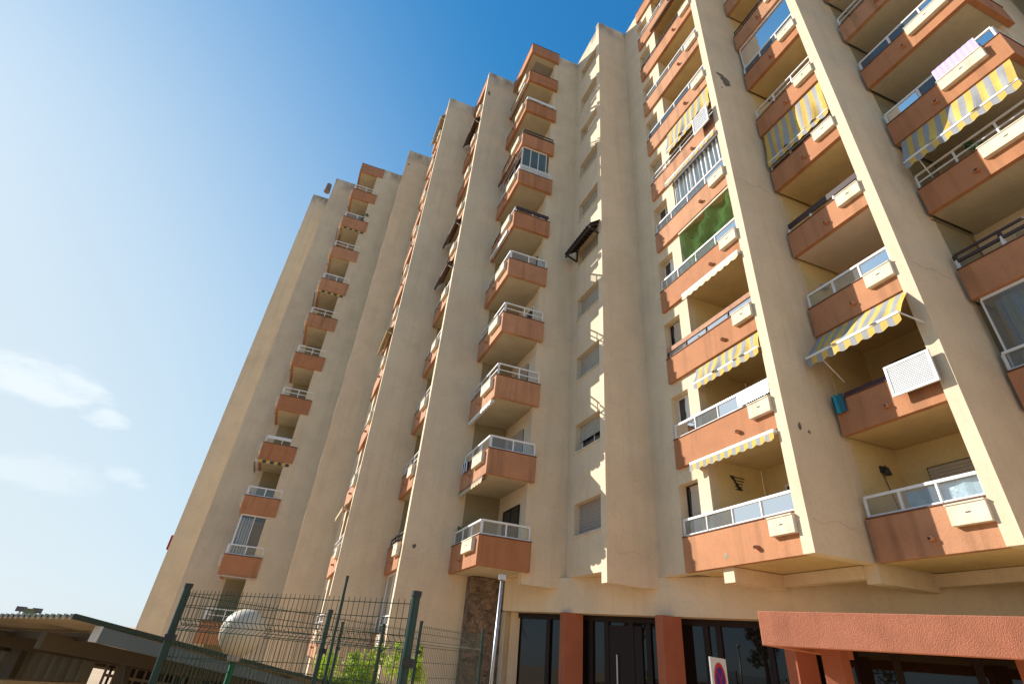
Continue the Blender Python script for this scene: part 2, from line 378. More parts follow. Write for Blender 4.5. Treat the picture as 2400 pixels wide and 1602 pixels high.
# ------------------------------------------------------------------ balconies
def rail_seg(p0, p1, h0, style, fr, gl, brk):
    """a railing from p0 to p1 (a,b pairs) standing on h0"""
    def W(t, h): return P(p0[0]+(p1[0]-p0[0])*t, p0[1]+(p1[1]-p0[1])*t, h)
    ln = (W(1, 0)-W(0, 0)).length; n = max(1, round(ln/.85)); top = h0+.41
    def bar(h, wd=.045, ht=.05, mi=0, t0=0, t1=1): fr.beam(W(t0, h), W(t1, h), wd, ht, mi)
    def posts(ht, wd=.045, mi=0):
        for i in range(n+1): fr.beam(W(i/n, h0), W(i/n, ht), wd, wd, mi)
    if style == 'bars': top = h0+.46
    if style == 'glass':
        bar(top, .06, .06); bar(h0+.03, .04, .035); posts(top-.03, .05)
        for i in range(n):
            q = [W((i+.05)/n, h0+.05), W((i+.95)/n, h0+.05), W((i+.95)/n, top-.03), W((i+.05)/n, top-.03)]; gl.poly(q)
    elif style == 'bars':
        bar(top, .045, .045); bar(h0+.22, .035, .035); posts(top-.02, .04)
    elif style == 'slats':
        for h in (top, h0+.31, h0+.2, h0+.1): bar(h, .03, .06)
        posts(top-.02, .04)
    elif style == 'brown':
        bar(h0+.26, .03, .2, 1)
        for i in range(n+1): fr.beam(W(i/n, h0), W(i/n, h0+.16), .05, .05, 0)
    elif style == 'brown2':
        bar(top, .04, .06, 1); bar(h0+.22, .04, .08, 1)
        for i in range(n+1): fr.beam(W(i/n, h0), W(i/n, h0+.26), .055, .055, 0); fr.beam(W(i/n, h0+.26), W(i/n, top-.03), .10, .045, 1)
    elif style == 'black':
        bar(h0+.32, .04, .05, 2); bar(h0+.16, .03, .03, 2)
        for i in range(n+1): fr.beam(W(i/n, h0), W(i/n, h0+.3), .03, .03, 2)
    elif style == 'wood':
        bar(h0+.30, .05, .16, 3); bar(h0+.05, .03, .04, 3)
        for i in range(n+1): fr.beam(W(i/n, h0), W(i/n, h0+.22), .045, .045, 1)
        for i in range(n): gl.poly([W((i+.05)/n, h0+.07), W((i+.95)/n, h0+.07), W((i+.95)/n, h0+.2), W((i+.05)/n, h0+.2)])
    elif style == 'red':
        bar(h0+.05, .08, .06, 4); bar(h0+.12, .04, .03, 4)
    elif style == 'board':
        bar(h0+.31, .03, .17, 0); posts(h0+.24, .035)

def stripes(mb, aR, aL, b0, h0, b1, h1, pitch=.15, scallop=0, wav=0., rows=1):
    """striped cloth from the upper edge (b0,h0) to the lower edge (b1,h1)"""
    n = max(2, round((aL-aR)/pitch)); sub = 3
    for i in range(n):
        for s_ in range(sub):
            t0, t1 = aR+(aL-aR)*(i+s_/sub)/n, aR+(aL-aR)*(i+(s_+1)/sub)/n
            for r in range(rows):
                v0, v1 = r/rows, (r+1)/rows
                def pt(t, v):
                    wv = wav*math.sin(t*7+v*3)*v + wav*.5*math.sin(t*19+v)*v
                    hh = h0+(h1-h0)*v
                    if scallop and v == 1: hh -= scallop*abs(math.sin((t-aR)/pitch*math.pi*.5))
                    return P(t, b0+(b1-b0)*v-wv, hh)
                mb.poly([pt(t0, v0), pt(t1, v0), pt(t1, v1), pt(t0, v1)], i % 2)

def balcony(aL, aR, Bf, back, k, rail='glass', planter=None, side=None, drain=None, extra=(), gm=None, lab=None, sm=None):
    """Bf: front plane; back: inner wall; side: b of the far end of the side parapet for a corner balcony"""
    z = Q(k); top = z+.83
    m_ = MB()
    so_ = .14 if side else 0
    m_.box(aR-so_, aL, Bf, Bf+.13, z, top)
    m_.box(aR-.002+(0 if side else .002), aL, Bf+.131, back-.001, z+.012, z+.2, 1)
    if side:
        m_.box(aR-so_, aR-.003, Bf+.131, side, z, top)
        if side > back: pass
    m_.box(aR-so_-(.015 if side else 0), aL, Bf-.02, Bf+.15, top+.001, top+.03, 2)
    if side: m_.box(aR-so_-.02, aR+.02, Bf+.151, side+.01, top+.001, top+.03, 2)
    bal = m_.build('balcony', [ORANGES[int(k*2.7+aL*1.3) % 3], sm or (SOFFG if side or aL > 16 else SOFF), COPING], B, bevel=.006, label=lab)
    if rail is None: return bal
    h0 = top+.03; fr = MB(); gl = MB()
    endR = aR + (.0 if side else .03)
    if 'cut' in extra: endR = aR+1.0
    if rail != 'none':
        rail_seg((aL-.05, Bf+.06), ((aR-.07) if side else endR, Bf+.06), h0, rail, fr, gl, None)
        if side: rail_seg((aR-.07, Bf+.1), (aR-.07, side-.05), h0, rail, fr, gl, None)
        ro = fr.build('railing', [WHITE, BROWNW, BLACKM, WOOD, REDM], bal)
        if gl.v: gl.build('glass_panel', gm or GLASSC, bal)
    if planter:
        pa, pb = planter; pl = MB()
        pl.box(pa, pb, Bf-.125, Bf-.001, z+.41, z+.755); pl.box(pa, pb+.012, Bf-.14, Bf-.001, z+.757, z+.79)
        am = (pa+pb)/2; po = pl.build('planter', LIP, bal, bevel=.006)
        q = MB(); q.box(am-.05, am+.03, Bf-.135, Bf-.1251, z+.6, z+.612); q.build('drain_slot', DARK, bal)
    if drain:
        q = MB(); q.box(drain-.07, drain+.03, Bf-.11, Bf-.001, z+.25, z+.31); q.box(drain-.065, drain-.0, Bf-.114, Bf-.1101, z+.258, z+.303, 1); q.build('drain_spout', [ORANGE, DARK], bal)
    return bal

AW = []
def awning(bal, kind, aR, aL, Bf, k, **kw):
    """hangs under the slab above storey k, part of the balcony it shades"""
    zt = Q(k+1)-.03; mb = MB(); bars = MB()
    if kind == 'drop':
        d = kw.get('d', 1.2); stripes(mb, aR, aL, Bf+.02, zt, Bf-.12, zt-d, kw.get('pitch', .145), wav=.06, rows=6); mb.build('awning', [YEL, GRY], bal)
        bars.beam(P(aR, Bf-.12, zt-d), P(aL, Bf-.12, zt-d), .04, .04); mb = MB()
        stripes(mb, aR, aL, Bf-.13, zt-d-.02, Bf-.13, zt-d-.16, .145, .05); mb.build('valance', [YEL, GRY], bal)
    elif kind == 'ext':
        o, d = kw['o'], kw['d']; stripes(mb, aR, aL, Bf+.02, zt, Bf-o, zt-d, .145, wav=.05, rows=5); mb.build('awning', [YEL, GRY], bal)
        bars.beam(P(aR, Bf-o, zt-d), P(aL, Bf-o, zt-d), .05, .06); mb = MB()
        stripes(mb, aR, aL, Bf-o-.01, zt-d-.02, Bf-o-.01, zt-d-.2, .145, .06); mb.build('valance', [YEL, GRY], bal)
        bars.beam(P(aR+.02, Bf-o, zt-d), P(aR-.15, Bf+.2, zt-d-.25), .025, .025); bars.beam(P(aL-.3, Bf-o, zt-d), P(aL-.2, Bf+.2, zt-d-.5), .025, .025)
    elif kind == 'closed':
        bars.box(aR, aL, Bf-.13, Bf-.0, zt-.09, zt-.01); stripes(mb, aR, aL, Bf-.13, zt-.07, Bf-.14, zt-.07-kw.get('v', .15), kw.get('pitch', .13), .05)
        mb.build('valance', kw.get('m', [YEL, GRY]), bal)
    elif kind == 'bulky':
        n = 6; ou = kw.get('o', .32)
        for i in range(n):
            t0, t1 = i/n, (i+1)/n
            mb.poly([P(aR, Bf-ou*t0, zt-.05-.42*t0-.04*math.sin(i*2.4)), P(aL, Bf-ou*t0, zt-.05-.42*t0), P(aL, Bf-ou*t1, zt-.05-.42*t1-.05), P(aR, Bf-ou*t1, zt-.05-.42*t1-.04*math.sin(i*2.4+2.4))])
        mb.box(aR, aL, Bf-ou-.03, Bf-ou+.04, zt-.6, zt-.46); mb.build('awning', kw.get('m', BRNC), bal)
        bars.beam(P(aR+.1, Bf-ou, zt-.5), P(aR+.1, Bf+.05, zt-.62), .03, .03)
    if bars.v: bars.build('awning_bar', kw.get('bm', WHITE), bal)
def cloth(mb, aR, aL, b, h0, h1, amp=.04, fold=.11, mi=0, mi2=None):
    n = max(4, round((aL-aR)/fold*4))
    for i in range(n):
        t0, t1 = aR+(aL-aR)*i/n, aR+(aL-aR)*(i+1)/n
        w0, w1 = amp*math.sin(t0/fold*6.28)+.3*amp*math.sin(t0*17), amp*math.sin(t1/fold*6.28)+.3*amp*math.sin(t1*17)
        mi_ = mi if (mi2 is None or (i//4) % 2) else mi2
        mb.poly([P(t0, b+w0*.5, h0), P(t1, b+w1*.5, h0), P(t1, b+w1, h1), P(t0, b+w0, h1)], mi_)
def glazing(bal, aR, aL, Bf, k, n=3, side=None, m=None):
    z0, z1 = Q(k)+.87, Q(k+1)-.01; fr = MB(); gl = MB()
    def seg(p0, p1):
        W = lambda t, h: P(p0[0]+(p1[0]-p0[0])*t, p0[1]+(p1[1]-p0[1])*t, h)
        fr.beam(W(0, z1-.03), W(1, z1-.03), .05, .07)
        for i in range(n+1): fr.beam(W(i/n, z0), W(i/n, z1-.06), .035, .035)
        gl.poly([W(0, z0), W(1, z0), W(1, z1-.05), W(0, z1-.05)])
    seg((aL-.04, Bf+.09), (aR+.0, Bf+.09))
    if side: seg((aR-.03, Bf+.12), (aR-.03, side-.1))
    fr.build('window_frame', WHITE, bal); gl.build('glass_panel', m or GLASSG, bal)

# --- column with window and loggia, right of the central fin
A1 = dict(aL=11.66, aR=8.11, Bf=9.38, back=11.25)
st = {0: 'glass', 1: 'glass', 2: 'wood', 3: 'glass', 4: 'glass', 5: 'bars', 6: 'glass', 7: 'glass', 8: 'black', 9: 'bars'}
BAL1 = {}
for k in range(10):
    BAL1[k] = balcony(**A1, k=k, rail=st[k], planter=None if k == 5 else (8.111, 8.75), drain=9.25, gm=GLASSB if k in (6,) else None)
    zz = MB()                                    # slab part behind the parapet of the window wall is solid wall, so nothing more
balcony(**A1, k=10, rail=None)
awning(BAL1[0], 'closed', 8.15, 10.95, 9.38, 0); awning(BAL1[1], 'drop', 8.15, 10.5, 9.42, 1, d=.5)
awning(BAL1[2], 'closed', 8.15, 10.5, 9.38, 2, m=[LIP, LIP]); awning(BAL1[4], 'closed', 8.15, 10.7, 9.38, 4)
awning(BAL1[5], 'drop', 8.15, 10.5, 9.42, 5, d=1.1)
q = MB(); q.box(8.15, 10.5, 9.4, 9.44, Q(4)-.10, Q(4)-.04); q.build('awning_bar', LIP, BAL1[3])
NET = bpy.data.materials.new('green_net_cloth'); NET.use_nodes = True; n_ = NET.node_tree.nodes; l_ = NET.node_tree.links
a_ = n_.new('ShaderNodeBsdfTransparent'); d_ = n_.new('ShaderNodeBsdfDiffuse'); t_ = n_.new('ShaderNodeBsdfTranslucent'); d_.inputs[0].default_value = (.10, .28, .10, 1); t_.inputs[0].default_value = (.2, .55, .18, 1); x1 = n_.new('ShaderNodeMixShader'); x2 = n_.new('ShaderNodeMixShader')
l_.new(d_.outputs[0], x1.inputs[1]); l_.new(t_.outputs[0], x1.inputs[2]); x2.inputs[0].default_value = .5; l_.new(x1.outputs[0], x2.inputs[1]); l_.new(a_.outputs[0], x2.inputs[2]); l_.new(x2.outputs[0], n_['Material Output'].inputs[0])
q = MB()
for i in range(16):
    for j in range(10):
        def pp(i, j): return P(8.15+2.33*i/16, 9.56+.11*math.sin(i*.85+j*.5)+.06*math.sin(j*1.4-i*1.3), Q(3)+.95+1.66*j/10)
        q.poly([pp(i, j), pp(i+1, j), pp(i+1, j+1), pp(i, j+1)])
q.build('green_net', NET, BAL1[3], smooth=True, label='green shade net closing the loggia')
q = MB(); cloth(q, 8.2, 10.4, 9.52, Q(4)+.8, Q(5)-.2, .07, .19); q.build('curtain', CURT, BAL1[4]); glazing(BAL1[4], 8.13, 10.5, 9.4, 4, 3, m=GLASSC)
def louvre(bal, aR, aL, b, h0, h1, n=17, skew=0., pan=None):
    fr = MB(); w_ = .05
    fr.box(aR, aL, b, b+.05, h0, h0+w_); fr.box(aR, aL, b, b+.05, h1-w_, h1); fr.box(aR, aR+w_, b+.001, b+.049, h0+w_, h1-w_); fr.box(aL-w_, aL, b+.001, b+.049, h0+w_, h1-w_)
    d = (h1-h0-2*w_)/n
    for i in range(n):
        h = h0+w_+i*d; fr.poly([P(aR+w_, b+.01, h), P(aL-w_, b+.01, h), P(aL-w_, b+.02, h+d*.78), P(aR+w_, b+.02, h+d*.78)])
    fr.build('louvre_screen', WHITE, bal)
    bx = MB(); bx.box(aR+.02, aL-.02, b+.052, b+.06, h0+.02, h1-.02); bx.build('screen_back', DARK, bal)
gp = P(8.62, 9.36, Q(1)+1.06); tcam = (Vector((0, 0, 1.6))-gp).normalized(); nrm = (tcam+SUN).normalized(); ux = nrm.cross(UP).normalized(); uz = ux.cross(nrm).normalized()  # extra pane, turned so that it mirrors the sun into the camera
q = MB(); q.hexa([gp+ux*x*.52+uz*z*.17+nrm*o_ for z in (-1, 1) for x, o_ in ((-1, 0), (1, 0), (1, .012), (-1, .012))]); q.build('glint_pane', glass('polished_glass', (.8, .86, .88), .8, .085), BAL1[1])
louvre(BAL1[5], 8.13, 8.85, 9.12, Q(5)+.42, Q(5)+1.22, 8)
awning(BAL1[8], 'bulky', 8.2, 10.4, 9.45, 8, m=BRNC, bm=BLACKM)
# --- second loggia column
A2 = dict(aL=7.76, aR=5.52, Bf=10.85, back=12.55)
st = {0: 'glass', 1: 'none', 2: 'glass', 3: 'brown', 4: 'bars', 5: 'bars', 6: 'glass', 7: 'black', 8: 'bars', 9: 'glass'}
BAL2 = {}
for k in range(10):
    BAL2[k] = balcony(**A2, k=k, rail=st[k], planter=None if k == 1 else (5.521, 6.16), drain=6.63, gm=GLASSB if k in (6,) else None, sm=SOFFP if k == 3 else None)
balcony(**A2, k=10, rail=None)
louvre(BAL2[1], 5.42, 6.33, 10.62, Q(1)+.33, Q(1)+1.02, 17)
q = MB(); q.box(6.3, 7.7, 11.2, 11.24, Q(1)+.9, Q(1)+1.15); q.build('board', mat('plum_board', (.10, .05, .07), .7), BAL2[1])
awning(BAL2[1], 'ext', 5.46, 7.72, 10.87, 1, o=.6, d=.8)
awning(BAL2[4], 'drop', 5.56, 7.7, 10.9, 4, d=1.45)
awning(BAL2[8], 'closed', 5.56, 7.7, 10.85, 8)
glazing(BAL2[6], 5.56, 7.76, 10.87, 6, 1, m=GLASSG)
q = MB(); cloth(q, 5.6, 6.9, 10.99, Q(0)+.9, Q(0)+1.22, .02, .5); q.build('plastic_film', FILM, BAL2[0])
# --- corner balconies at the far right
A3 = dict(aL=5.17, aR=2.5, Bf=12.4, back=14.1, side=14.15)
st = {0: 'glass', 1: 'glass', 2: 'brown2', 3: 'bars', 4: 'glass', 5: 'glass', 6: 'bars', 7: 'glass', 8: 'glass', 9: 'glass'}
BAL3 = {}
for k in range(10):
    BAL3[k] = balcony(**A3, k=k, rail=st[k], planter=(2.72, 3.75), drain=4.0, gm=GLASSB if k in (4, 5) else None)
balcony(**A3, k=10, rail=None)
awning(BAL3[3], 'ext', 2.5, 5.05, 12.42, 3, o=.35, d=1.05)
glazing(BAL3[1], 2.5, 5.1, 12.42, 1, 3, m=GLASSC)
q = MB(); cloth(q, 2.6, 3.9, 12.62, Q(1)+.86, Q(2)-.12, .04, .14, 0, 1); q.build('curtain', [BLUC, GRY], BAL3[1])
q = MB(); cloth(q, 3.92, 4.95, 12.66, Q(1)+.86, Q(2)-.12, .04, .14, 0, 1); q.build('curtain', [mat('ochre_cloth', (.35, .25, .04), .9), GRY], BAL3[1])
# --- central corner balconies
AP = dict(aL=17.86, aR=15.30, Bf=5.05, back=6.6, side=6.72)
st = {0: 'glass', 1: 'glass', 2: 'bars', 3: 'bars', 4: 'glass', 5: 'brown', 6: 'slats', 7: 'black', 8: 'board', 9: 'red'}
BALP = {}
for k in range(10):
    BALP[k] = balcony(**AP, k=k, rail=st[k], planter=(15.4, 16.35), drain=16.7)
balcony(**AP, k=10, rail=None)
awning(BALP[0], 'closed', 15.4, 17.8, 5.16, 0, v=.1, m=[TAN, TAN], bm=mat('brown_bar', (.2, .13, .08), .6)); awning(BALP[1], 'closed', 15.4, 17.8, 5.16, 1, v=.06, m=[WHITE, WHITE])
awning(BALP[4], 'closed', 15.5, 17.5, 5.05, 4, m=[WHITE, TAN]); awning(BALP[8], 'closed', 15.4, 17.6, 5.05, 8)
awning(BALP[6], 'bulky', 15.5, 17.6, 5.03, 6, o=.15); glazing(BALP[6], 15.32, 17.8, 5.07, 6, 3, side=6.5)
q = MB(); q.beam(P(15.22, 5.2, Q(9)-.25), P(15.22, 6.45, Q(9)-.25), .03, .03); q.build('awning_bar', mat('yellow_bar', (.6, .42, .05), .6), BALP[8])
mb = MB(); mb2 = MB()
# --- far left corner balconies
A0 = dict(aL=30.38, aR=28.02, Bf=-2.55, back=-1.0, side=-.92)
st = {-1: 'bars', 0: 'glass', 1: 'glass', 2: 'board', 3: 'bars', 4: 'bars', 5: 'bars', 6: 'glass', 7: 'bars', 8: 'glass', 9: 'bars'}
BAL0 = {}
for k in range(-1, 10):
    BAL0[k] = balcony(**A0, k=k, rail=st[k], planter=(28.1, 29.0), drain=29.3)
balcony(**A0, k=10, rail=None)
for k in (1, 5, 7):
    q = MB(); n = 8
    for i in range(n):
        b0, b1 = -2.5+1.45*i/n, -2.5+1.45*(i+1)/n; q.poly([P(27.9, b0, Q(k+1)-.05), P(27.9, b1, Q(k+1)-.05), P(27.88, b1, Q(k+1)-.2), P(27.88, b0, Q(k+1)-.2)], i % 2)
    q.build('valance', [YEL, mat('dark_canvas', (.06, .06, .06), .9)], BAL0[k]); awning(BAL0[k], 'closed', 28.1, 30.2, -2.55, k)
glazing(BAL0[0], 28.05, 30.3, -2.5, 0, 2, side=-1.1, m=GLASSC)
q = MB()
for i in range(10):
    b0 = -2.4+.06*i; q.poly([P(28.15+.05*math.sin(i*1.9), b0, Q(0)+.4), P(28.15+.05*math.sin(i*1.9+1.9), b0+.06, Q(0)+.4), P(28.15+.04*math.sin(i*1.9+1.9), b0+.06, Q(1)-.15), P(28.15+.04*math.sin(i*1.9), b0, Q(1)-.15)], i % 2)
q.build('curtain', [CURT, mat('steel_blue_cloth', (.25, .32, .4), .9)], BAL0[0])
q = MB(); q.box(28.4, 28.44, -2.3, -1.05, Q(0)+.3, Q(1)-.1); q.build('dark_backing', mat('brown_interior', (.12, .075, .05), .8), BAL0[0])  # dark sheet added behind the curtain for the dim loggia interior
q = MB(); q.beam(P(27.8, -2.7, Q(0)-.06), P(27.8, -.9, Q(0)-.06), .05, .05); q.build('awning_bar', SHUT, BAL0[-1])
# --- columns seen edge on between the left fins
random.seed(21)
for k in range(-1, 10):
    b1 = balcony(aL=24.3, aR=20.74, Bf=1.78, back=3.65, k=k, rail=random.choice(['glass', 'bars', 'glass', 'bars', 'brown']), planter=(20.741, 21.4), drain=21.9)
    if k in (0, 3, 9): awning(b1, 'bulky', 20.8, 23.2, 1.85, k, m=TAN if k != 3 else mat('ochre_canvas', (.35, .24, .08), .9))
    b2 = balcony(aL=20.40, aR=18.15, Bf=3.42, back=5.1, k=k, rail=random.choice(['glass', 'bars', 'black', 'bars']), planter=(18.151, 18.8), drain=19.25)
    if k in (4, 5, 8): awning(b2, 'bulky', 18.2, 20.3, 3.5, k)
    if k == -1: glazing(b2, 18.2, 20.3, 3.5, k, 2, m=GLASSG)
balcony(aL=24.3, aR=20.74, Bf=1.78, back=3.65, k=10, rail=None); balcony(aL=20.40, aR=18.15, Bf=3.42, back=5.1, k=10, rail=None)

# tiled brown hood over one window of the central wall
hd = MB(); a0, a1, b, h = 12.95, 15.0, 7.95, Q(4)+2.25
for i in range(11):
    t0, t1 = a0+(a1-a0)*i/11, a0+(a1-a0)*(i+1)/11; tm = (t0+t1)/2
    for (u, v, du, dv) in ((t0, tm, 0, .05), (tm, t1, .05, 0)):
        hd.hexa([P(u, b-.02, h-.03+du), P(v, b-.02, h-.03+dv), P(v, b-.55, h-.5+dv), P(u, b-.55, h-.5+du), P(u, b-.02, h+.02+du), P(v, b-.02, h+.02+dv), P(v, b-.55, h-.43+dv), P(u, b-.55, h-.43+du)])
    hd.beam(P(tm, b-.02, h-.12), P(tm, b-.55, h-.56), .05, .06)
for t in (a0+.1, a1-.1):
    hd.beam(P(t, b-.03, h-.75), P(t, b-.5, h-.56), .06, .06); hd.beam(P(t, b-.03, h-.75), P(t, b-.03, h-.15), .06, .06)
hd.beam(P(a0, b-.5, h-.60), P(a1, b-.5, h-.60), .07, .07)
hd.build('window_hood', mat('old_brown_wood', (.06, .04, .03), .85, var=.4, vscale=6), B, label='dark timber hood with tiles over a window')

# bare spots where the render fell off
def spot(mb, axis, c, a, h, sa, sh, seed, n=11):
    rr = random.Random(seed); pts = []
    for i in range(n):
        t = 2*math.pi*i/n; r = .55+.6*rr.random(); x, y = a+sa*r*math.cos(t), h+sh*r*math.sin(t)
        pts.append(P(c, x, y) if axis == 'A' else P(x, c, y))
    mb.poly(pts)
pt = MB()
for (b, h, sa, sh, sd) in ((9.95, 18.3, .22, .28, 5), (9.75, 18.62, .16, .13, 2), (9.72, 17.8, .03, .07, 8), (9.71, 4.95, .06, .12, 4), (9.95, 4.85, .05, .06, 9)): spot(pt, 'A', 7.836, b, h, sa, sh, sd)
spot(pt, 'A', 17.876, 3.63, 27.95, .10, .25, 3); spot(pt, 'A', 17.876, 3.8, 2.95, .07, .09, 6); spot(pt, 'A', 25.526, .55, 28.6, .08, .12, 7)
pt.build('bare_patch', PATCH, B)
pt = MB(); spot(pt, 'B', 9.376, 10.19, Q(0)+.22, .09, .08, 12, 8); pt.build('bare_patch', mat('repair_mortar', (.38, .33, .24), .95, var=.2, vscale=12), B)

# lamps and ornaments on loggia walls
def walllamp(a, b, h, m, r=.09):
    q = MB(); c = P(a, b, h); q.wbox(c+Vector((0, 0, 0)), (.07, .1, .16)); q.tube([c+Vector((.02, -.03, 0)), c+Vector((.05, -.1, .05)), c+Vector((.06, -.12, -.03))], r*.4, 8)
    q.tube([c+Vector((.06, -.12, -.16)), c+Vector((.06, -.12, .02))], r*.9, 10, 0, r*.5); q.build('wall_lamp', m, B)
walllamp(7.82, 11.86, 4.35, BLACKM); walllamp(7.82, 11.7, 4.2+2.668*2, GREYM); walllamp(10.52, 10.3, Q(1)+1.6, BLACKM)
q = MB()
for i in range(5):
    t = i/4; q.beam(P(10.53, 10.35+.1*t-.2, Q(0)+2.35-.0*t), P(10.53, 10.5-.12*t-.0, Q(0)+2.0), .02, .02); q.beam(P(10.54, 10.28, Q(0)+2.33-.08*i), P(10.54, 10.62-.04*i, Q(0)+2.33-.08*i), .02, .02)
q.build('wall_lamp', BLACKM, B, label='cone shaped wire wall lamp')
q = MB()
for (b, h) in ((12.0, Q(1)+1.75), (12.35, Q(1)+1.9)):
    c = P(7.0-.9*(b-12)*3, 12.52, h); n = 14
    q.poly([c + (DA*math.cos(6.283*i/n)+UP*math.sin(6.283*i/n))*.17 - DB*.01 for i in range(n)])
q.build('wall_plate', mat('dark_plate', (.05, .02, .02), .4), B)

# small things: vents on the roof, red cloth at the far edge, cables, cracks
q = MB(); q.tube([P(31.3, -4.6, 29.2), P(31.3, -4.6, 29.98)], .24, 14, 0, .2); q.build('roof_vent', mat('old_clay', (.2, .15, .13), .8), B)
q = MB(); q.box(28.3, 28.6, .2, .45, 29.2, 30.25); q.build('chimney', mat('roof_black', (.03, .03, .03), .8), B)
q = MB(); q.box(33.0, 33.3, -5.78, -5.66, 3.5, 4.2); q.build('awning', mat('red_canvas', (.4, .03, .04), .9), B)
q = MB(); k_ = Q(3); q.tube([P(5.24, 12.55, k_-.06), P(5.24, 13.9, k_-.06), P(5.235, 14.02, k_-.5), P(5.235, 14.02, k_-1.4)], .012, 5); q.build('cable', BLACKM, B); q = MB()
q.tube([P(7.81, 11.86, 4.3), P(7.81, 12.0, 3.7), P(7.81, 12.2, 2.7)], .009, 5)
q.build('cable', BLACKM, B)
for (a_, b0_, b1_, h_) in ((17.872, 3.7, 4.8, 7.4), (15.322, 6.8, 7.6, 10.2), (12.812, 8.1, 9.2, 2.75), (12.812, 8.2, 9.3, 15.3), (7.832, 9.5, 10.7, 2.9), (7.832, 9.5, 10.6, 12.9), (5.242, 11., 12.2, 8.2), (20.462, 2., 3.2, 9.5), (25.522, .6, 1.6, 12.)):
    rr_ = random.Random(int(h_*10)); pts = [P(a_, b0_+(b1_-b0_)*i/20, h_+.05*math.sin(i*.5+h_)+rr_.uniform(-.025, .025)) for i in range(21)]; q = MB(); q.tube(pts, .0032, 4); q.build('render_crack', mat('crack_shadow', (.50, .40, .27), .95), B)
# ---- entrance level
ent = MB()
cface(ent, 19.0, 2.4, .62, .70, GR, 1.33)
lob = ent.build('lobby_glazing', SMIRR, B)
fr = MB()
for t in (16.9, 15.9, 14.75, 14.35, 13.75, 13.35, 12.1, 11.85, 10.9, 10.0, 8.9, 7.8, 6.6, 5.4): cface(fr, t, t-.11, .53, .618, GR, 1.18)
cface(fr, 19.0, 2.4, .52, .619, 1.181, 1.324); cface(fr, 14.35, 13.45, .55, .612, GR, 1.1)
fr.build('lobby_frame', FRAMEB, lob)
q = MB(); cface(q, 14.05, 14.02, .49, .515, -.9, .4); q.build('door_handle', GREYM, lob)
rt = MB(); rt.box(17.0, 18.5, 6.99, 7.3, GR, 1.32); rt.hexa([P(*p, h) for h in (GR, 1.322) for p in ((16.95, 6.80), (17.3, 7.2), (18.1, 7.9), (17.8, 6.9))]); rt.build('return_wall', CREAM, B)
sp = MB(); sp.box(17.45, 17.9, 5.731, 7.0, GR, 2.24); sto = sp.build('stone_pier', None, B)
M = bpy.data.materials.new('rubble_stone'); M.use_nodes = True; n_ = M.node_tree.nodes; l_ = M.node_tree.links; bs = n_['Principled BSDF']; bs.inputs['Roughness'].default_value = .9
t_ = n_.new('ShaderNodeTexCoord'); v1 = n_.new('ShaderNodeTexVoronoi'); v1.inputs['Scale'].default_value = 7; v2 = n_.new('ShaderNodeTexVoronoi'); v2.feature = 'DISTANCE_TO_EDGE'; v2.inputs['Scale'].default_value = 7
nn = n_.new('ShaderNodeTexNoise'); nn.inputs['Scale'].default_value = 3; va = n_.new('ShaderNodeVectorMath'); va.operation = 'MULTIPLY_ADD'; va.inputs[1].default_value = (.35, .35, .35)
l_.new(t_.outputs['Object'], nn.inputs[0]); l_.new(nn.outputs['Color'], va.inputs[0]); l_.new(t_.outputs['Object'], va.inputs[2])
l_.new(va.outputs[0], v1.inputs[0]); l_.new(va.outputs[0], v2.inputs[0])
rp = n_.new('ShaderNodeValToRGB'); rp.color_ramp.elements[0].color = (.09, .06, .042, 1); rp.color_ramp.elements[1].color = (.26, .18, .12, 1)
sp_ = n_.new('ShaderNodeSeparateColor'); l_.new(v1.outputs['Color'], sp_.inputs[0]); l_.new(sp_.outputs[0], rp.inputs[0])
mr = n_.new('ShaderNodeMapRange'); mr.inputs[1].default_value = .0; mr.inputs[2].default_value = .06; l_.new(v2.outputs['Distance'], mr.inputs[0])
mx = n_.new('ShaderNodeMix'); mx.data_type = 'RGBA'; l_.new(mr.outputs[0], mx.inputs[0]); mx.inputs[6].default_value = (.30, .23, .16, 1); l_.new(rp.outputs[0], mx.inputs[7]); l_.new(mx.outputs[2], bs.inputs[0])
bp = n_.new('ShaderNodeBump'); bp.inputs['Strength'].default_value = .8; bp.inputs['Distance'].default_value = .05; l_.new(mr.outputs[0], bp.inputs['Height']); l_.new(bp.outputs[0], bs.inputs['Normal'])
sto.data.materials.clear(); sto.data.materials.append(M)
for (ca, cb) in ((14.92, 7.98), (12.50, 9.44), (10.1, 11.05)):
    q = MB(); q.box(ca, ca+.3, cb-.22, cb+.36, GR, 1.323); q.build('pillar', PILLAR, B, bevel=.01)

# ------------------------------------------------------------------ entrance canopy (C direction)
c0, c1 = Vector((5.40, 11.30, 0)), Vector((10.6, 6.95, 0)); dc = (c1-c0).normalized(); bk = Vector((1.03, .75, 0)).normalized()
can = thing('entrance_canopy', 'coral roughcast porch canopy on square pillars beside the lobby', 'canopy', (c0.x, c0.y, 0))
def cq(mb, u0, u1, v0, v1, z0, z1): mb.hexa([c0+dc*u+bk*v+UP*z for z in (z0, z1) for u, v in ((u0, v0), (u1, v0), (u1, v1), (u0, v1))])
q = MB(); cq(q, 0, 7, 0, .18, 2.265, 2.86); cq(q, 0, .18, .181, 3.6, 2.265, 2.85); q.build('fascia', CANOPY, can, bevel=.012)
q = MB(); cq(q, .181, 7, .182, 3.6, 2.5, 2.7); q.build('roof_slab', SOFF, can)
pls = []
for u in (.62, 3.5, 6.4):
    q = MB(); cq(q, u, u+.34, .9, 1.26, 0, 2.499); pls.append(q.build('pillar', PILLAR, can, bevel=.01))

